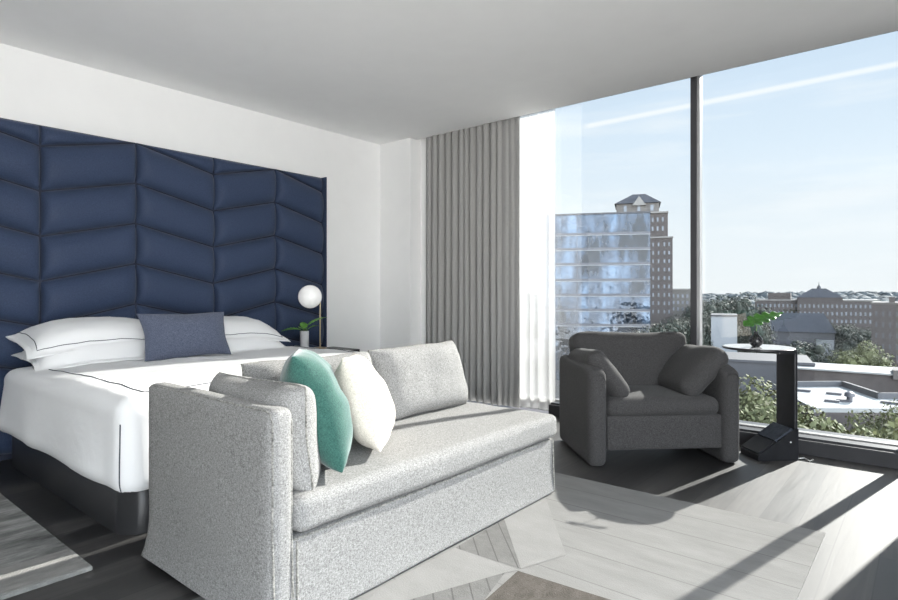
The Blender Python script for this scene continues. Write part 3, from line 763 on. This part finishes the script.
# flat white roof with parapets in the right foreground below
fr = thing('flat_roof_building', 'low building with broad sunlit white flat roof at right below', 'building', (0, 0, GZ))
ROOF = -9.6
def rp(u, v): return brg(u, v, F_PX * (CAM_Z - ROOF) / (v - 292))
poly = [rp(790, 387), rp(842, 386.5), rp(878, 399), rp(960, 399.5), rp(960, 409), rp(814, 408), rp(790, 396)]
n_ = len(poly); V = [Vector((p.x, p.y, 0)) for p in poly] + [Vector((p.x, p.y, ROOF - GZ - .4)) for p in poly]
obj('wall', (V, [[i, (i + 1) % n_, n_ + (i + 1) % n_, n_ + i] for i in range(n_)] + [list(range(n_))[::-1]]), M['brick'], fr, False)
V = [Vector((p.x, p.y, ROOF - GZ - .4)) for p in poly] + [Vector((p.x, p.y, ROOF - GZ)) for p in poly]
obj('roof', (V, [[i, (i + 1) % n_, n_ + (i + 1) % n_, n_ + i] for i in range(n_)] + [list(range(n_))[::-1], [n_ + i for i in range(n_)]]), M['roof_white'], fr, False)
pp = [Vector((p.x, p.y, ROOF - GZ + .25)) for p in poly[:4]]
for a, b in zip(pp, pp[1:]):
    d_ = (b - a); ln = d_.length; g = box((0, 0, -.5), (ln, .35, .35))
    obj('parapet', xf(g, a, (0, 0, math.atan2(d_.y, d_.x))), M['shade_wall'], fr, False)
for (u, v, s) in ((804, 391.5, .5), (834, 394.5, .55), (832, 402, .5), (843, 401.5, .45), (890, 403.5, .6)):
    p = rp(u, v); obj('roof_vent', box((p.x - s * 1.2, p.y - s * .6, ROOF - GZ), (p.x + s * 1.2, p.y + s * .6, ROOF - GZ + .22)), M['band'], fr, False)
p = rp(849.5, 402); obj('roof_fan', xf(lathe([(.25, 0), (.25, .5), (.45, .55), (.4, .9), (.1, 1.05)], 12), (p.x, p.y, ROOF - GZ)), M['band'], fr)
wbk, k = facade('brick_wall_building', 'brown walled building with pale coping behind the white roof', 'building', 796, 960, 84); uc = 878
blk(wbk, 'wall', 790, 960, 374, None, uc, k, 9, M['brick']); blk(wbk, 'coping', 789.5, 960, 372.8, 374.4, uc, k, 9.4, M['roof_white'], -.25)
blk(wbk, 'stair_head', 893, 903, 369, 378, uc, k, 5, M['brick_pale'], -.4)

# trees: leaf-card crowns with trunks; three kinds, copied
def crown(seed, n_cl, n_leaf, ls):
    rnd = random.Random(seed); V = []; Fc = []
    cl = []
    for _ in range(n_cl):
        a = rnd.uniform(0, 2 * PI); rr = rnd.uniform(0, .62) ** .8; z = rnd.uniform(.30, .88)
        sh = 1 - abs(z - .55) * 1.0
        cl.append((Vector((math.cos(a) * rr * sh * .55, math.sin(a) * rr * sh * .55, z)), rnd.uniform(.13, .22)))
    for _ in range(n_leaf):
        c, r = rnd.choice(cl); d = Vector((rnd.gauss(0, 1), rnd.gauss(0, 1), rnd.gauss(0, 1))).normalized()
        p = c + d * r * rnd.uniform(.75, 1.05)
        nrm = (d + Vector((rnd.gauss(0, .5), rnd.gauss(0, .5), rnd.gauss(0, .5) + .3))).normalized()
        t = nrm.orthogonal().normalized(); b = nrm.cross(t); s = ls * rnd.uniform(.6, 1.3); k = len(V)
        V += [p - t * s, p - b * s * .6, p + t * s, p + b * s * .6]; Fc.append([k, k + 1, k + 2, k + 3])
    # dense core so that light does not pass straight through
    for c, r in cl:
        g = lathe([(r * .48 * math.sin(PI * i / 5), -r * .48 * math.cos(PI * i / 5)) for i in range(6)], 7); g = xf(g, c); k = len(V)
        V += g[0]; Fc += [[i + k for i in f] for f in g[1]]
    return V, Fc
def make_tree(name, label, group, seed, m, ncl=26, nl=5000, ls=.022):
    t = thing(name, label, 'tree', (0, 0, GZ), 0, group)
    obj('crown', crown(seed, ncl, nl, ls), m, t, False)
    obj('trunk', tube([(0, 0, 0), (.006, 0, .25), (0, .01, .55)], [.03, .022, .012], 7), M['bark'], t)
    return t
def copy_tree(o):
    c = o.copy(); COL.objects.link(c)
    for ch in list(o.children): q = ch.copy(); COL.objects.link(q); q.parent = c
    return c
dark_p = make_tree('tree', 'dark green tree among the buildings beyond the window', 'dark trees among the far buildings', 31, M['foliage'])
pale_p = make_tree('tree', 'x', None, 33, M['foliage_pale'], 34, 11000, .017)
SPOTS = []
used = {'d': False, 'p': False}
def plant(kind, u, v_top, d, wide=1.0, label=None, group=None):
    proto = dark_p if kind == 'd' else pale_p
    o = proto if not used[kind] else copy_tree(proto)
    used[kind] = True
    best = None
    for fct in (1, .95, 1.06, .9, 1.12, .85, 1.18, .8, 1.25, .75, 1.33, .7, 1.42, .66, 1.5):
        for wd in (1, .85, .7):
            p = brg(u, v_top, d * fct); h = p.z - GZ; rad = h * wide * wd * .40
            pen = sum(max(0, rad + r2 - math.hypot(p.x - x, p.y - y)) for x, y, r2 in SPOTS)
            for root, xa, xb, ya, yb in FOOT:
                c, s_ = math.cos(root.rotation_euler.z), math.sin(root.rotation_euler.z); dx, dy = p.x - root.location.x, p.y - root.location.y
                lx, ly = (dx * c + dy * s_) / root.scale.x, -dx * s_ + dy * c
                gx, gy = max(xa - lx, 0, lx - xb), max(ya - ly, 0, ly - yb)
                pen += max(0, rad + .5 - math.hypot(gx, gy))
            for a in poly: pen += max(0, rad - math.hypot(p.x - a.x, p.y - a.y)) if p.z > ROOF - 6 else 0
            if best is None or pen < best[0] - 1e-6: best = (pen, p, h, wide * wd, rad)
        if best[0] <= 0: break
    _, p, h, wide, rad = best; SPOTS.append((p.x, p.y, rad))
    o.location = (p.x, p.y, GZ); o.scale = (h * wide, h * wide, h / .98); o.rotation_euler = (0, 0, random.uniform(0, 6))
    if label: o['label'] = label
    if group: o['group'] = group
    return o
for (u, v, d, w) in ((708, 300, 215, 1.0), (718, 304, 190, .9), (733, 297, 230, 1.1), (743, 301, 205, .8), (753, 308, 240, 1), (702, 312, 150, 1),
                     (760, 322, 140, .9), (800, 322, 200, 1.0), (812, 318, 205, 1.1), (824, 322, 195, 1), (838, 326, 180, 1.0), (850, 330, 170, .9), (862, 328, 175, 1), (790, 346, 120, 1.1), (806, 343, 118, 1),
                     (683, 318, 190, 1), (676, 322, 160, 1), (690, 324, 150, 1), (663, 325, 140, .9), (655, 330, 120, 1), (845, 345, 130, .9), (838, 352, 110, .8)):
    plant('d', u, v, d, w)
plant('p', 757, 387, 52, .9, 'pale green tree seen between the armchair and side table column')
plant('p', 813, 413, 46, .95, 'bright green tree right of the side table column below white roof')
plant('p', 850, 418, 47, .9, 'olive green tree below middle of the white flat roof')
plant('p', 862, 345, 105, .8, 'yellow green tree beside the brown brick block')
plant('p', 893, 405, 50, .6, 'yellow green tree at the right edge below white roof')
plant('p', 880, 432, 42, .8, 'low olive tree above the window sill at the right edge')
plant('p', 835, 430, 44, .7, 'small olive tree just above the window sill')
plant('p', 799, 350, 112, .9, 'brownish green tree behind the pale coping wall')

# wooded ridge on the horizon: uncountable, one object
rnd = random.Random(5); V = []; Fc = []
for i in range(1500):
    u = rnd.uniform(520, 960); d = rnd.choice((330, 420, 560, 750, 950)) * rnd.uniform(.9, 1.1)
    vt = 292 + 26 * (300 / d) ** 1.6 - 8 * (d > 800) * .25 + rnd.uniform(-1, 1) - (1.5 if u > 740 else 0)
    p = brg(u, vt, d); r = rnd.uniform(5, 9) * (d / 450) ** .6
    g = lathe([(r * math.sin(PI * q / 5), -r * .9 * math.cos(PI * q / 5)) for q in range(6)], 8)
    k = len(V)
    for w in g[0]:
        q = w + Vector((p.x, p.y, p.z - r * .9)); q += noise.noise_vector(q * .3) * r * .3; V.append(q)
    Fc += [[a + k for a in f] for f in g[1]]
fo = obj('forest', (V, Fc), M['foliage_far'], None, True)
tag(fo, 'hazy wooded ridge along the horizon behind the buildings', 'forest', None, 'stuff')

# ------------------------------------------------------------------ light
AZ = R(12.0); EL = R(26.5)
sd = bpy.data.lights.new('sun', 'SUN'); sd.energy = 11.2; sd.angle = R(.55); sd.color = (1, .965, .91)
so = bpy.data.objects.new('sun', sd); COL.objects.link(so)
trav = Vector((-math.sin(AZ) * math.cos(EL), -math.cos(AZ) * math.cos(EL), -math.sin(EL)))
so.rotation_euler = trav.to_track_quat('-Z', 'Y').to_euler(); so.location = (1, 8, 6)

w = bpy.data.worlds.new('sky'); S.world = w; w.use_nodes = True; nt = w.node_tree; nt.nodes.clear()
out = N(nt, 'ShaderNodeOutputWorld'); bg = N(nt, 'ShaderNodeBackground'); L(nt, bg.outputs[0], out.inputs[0])
tc = N(nt, 'ShaderNodeTexCoord'); sp = N(nt, 'ShaderNodeSeparateXYZ'); L(nt, tc.outputs['Generated'], sp.inputs[0])
rp_ = ramp(nt, [(0, (.86, .89, .91)), (.10, (.82, .88, .93)), (.22, (.70, .81, .92)), (.42, (.60, .74, .91)), (1, (.5, .68, .95))])
L(nt, sp.outputs['Z'], rp_.inputs['Fac'])
FILL_SKY = 11   # gain of an unseen bright sky patch, added to fill the room with light
# thin clouds
mp = N(nt, 'ShaderNodeMapping'); mp.inputs['Scale'].default_value = (2.2, 2.2, 16); L(nt, tc.outputs['Generated'], mp.inputs['Vector'])
nz = N(nt, 'ShaderNodeTexNoise'); nz.inputs['Scale'].default_value = 2; nz.inputs['Detail'].default_value = 6; L(nt, mp.outputs[0], nz.inputs['Vector'])
cr = ramp(nt, [(.5, (0, 0, 0)), (.75, (.5, .5, .5))]); L(nt, nz.outputs['Fac'], cr.inputs['Fac'])
mc = N(nt, 'ShaderNodeMix', data_type='RGBA'); L(nt, cr.outputs['Color'], mc.inputs[0]); L(nt, rp_.outputs['Color'], mc.inputs[6]); mc.inputs[7].default_value = (.93, .95, .97, 1)
# a straight white streak mixed into the sky colour
a_, b_ = far((583 - 449) / F_PX, (292 - 127) / F_PX, 1) - Vector((0, 0, CAM_Z)), far((898 - 449) / F_PX, (292 - 64) / F_PX, 1) - Vector((0, 0, CAM_Z))
nv = a_.cross(b_).normalized()
dp = N(nt, 'ShaderNodeVectorMath', operation='DOT_PRODUCT'); L(nt, tc.outputs['Generated'], dp.inputs[0]); dp.inputs[1].default_value = nv
ab = N(nt, 'ShaderNodeMath', operation='ABSOLUTE'); L(nt, dp.outputs['Value'], ab.inputs[0])
mr = N(nt, 'ShaderNodeMapRange'); mr.inputs[1].default_value = .0015; mr.inputs[2].default_value = .0055; mr.inputs[3].default_value = .65; mr.inputs[4].default_value = 0; L(nt, ab.outputs[0], mr.inputs[0])
ax = (a_.normalized() + RT * 0)
st_ = N(nt, 'ShaderNodeVectorMath', operation='DOT_PRODUCT'); L(nt, tc.outputs['Generated'], st_.inputs[0]); tdir = (b_ - a_).normalized(); st_.inputs[1].default_value = tdir
mr2 = N(nt, 'ShaderNodeMapRange'); s0 = a_.normalized().dot(tdir); mr2.inputs[1].default_value = s0 - .002; mr2.inputs[2].default_value = s0 + .01; L(nt, st_.outputs['Value'], mr2.inputs[0])
mu = N(nt, 'ShaderNodeMath', operation='MULTIPLY'); L(nt, mr.outputs[0], mu.inputs[0]); L(nt, mr2.outputs[0], mu.inputs[1])
mt = N(nt, 'ShaderNodeMix', data_type='RGBA'); L(nt, mu.outputs[0], mt.inputs[0]); L(nt, mc.outputs[2], mt.inputs[6]); mt.inputs[7].default_value = (1, 1, 1, 1)
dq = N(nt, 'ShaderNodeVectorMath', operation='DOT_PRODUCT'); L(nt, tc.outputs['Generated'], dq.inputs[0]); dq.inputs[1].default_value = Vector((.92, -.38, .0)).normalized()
m3 = N(nt, 'ShaderNodeMapRange', interpolation_type='SMOOTHSTEP'); m3.inputs[1].default_value = .25; m3.inputs[2].default_value = .8; m3.inputs[3].default_value = 1; m3.inputs[4].default_value = FILL_SKY; L(nt, dq.outputs['Value'], m3.inputs[0])
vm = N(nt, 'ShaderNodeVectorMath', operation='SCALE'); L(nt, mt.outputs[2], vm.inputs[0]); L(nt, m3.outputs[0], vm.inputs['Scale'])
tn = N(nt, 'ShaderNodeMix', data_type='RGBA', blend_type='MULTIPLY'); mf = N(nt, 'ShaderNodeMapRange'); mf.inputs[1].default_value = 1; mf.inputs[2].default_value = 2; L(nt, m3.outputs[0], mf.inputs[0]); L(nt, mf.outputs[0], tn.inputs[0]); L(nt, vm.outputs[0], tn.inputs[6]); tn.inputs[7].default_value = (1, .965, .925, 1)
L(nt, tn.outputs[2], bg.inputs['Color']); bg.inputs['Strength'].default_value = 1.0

S.view_settings.view_transform = 'Standard'; S.view_settings.look = 'None'; S.view_settings.gamma = 1; S.view_settings.use_curve_mapping = False
S.view_settings.exposure = 0.2
cy = S.cycles
cy.use_denoising = True
cy.max_bounces = 12; cy.diffuse_bounces = 6; cy.glossy_bounces = 4; cy.transparent_max_bounces = 16; cy.transmission_bounces = 6
cy.sample_clamp_indirect = 6; cy.caustics_reflective = False; cy.caustics_refractive = False
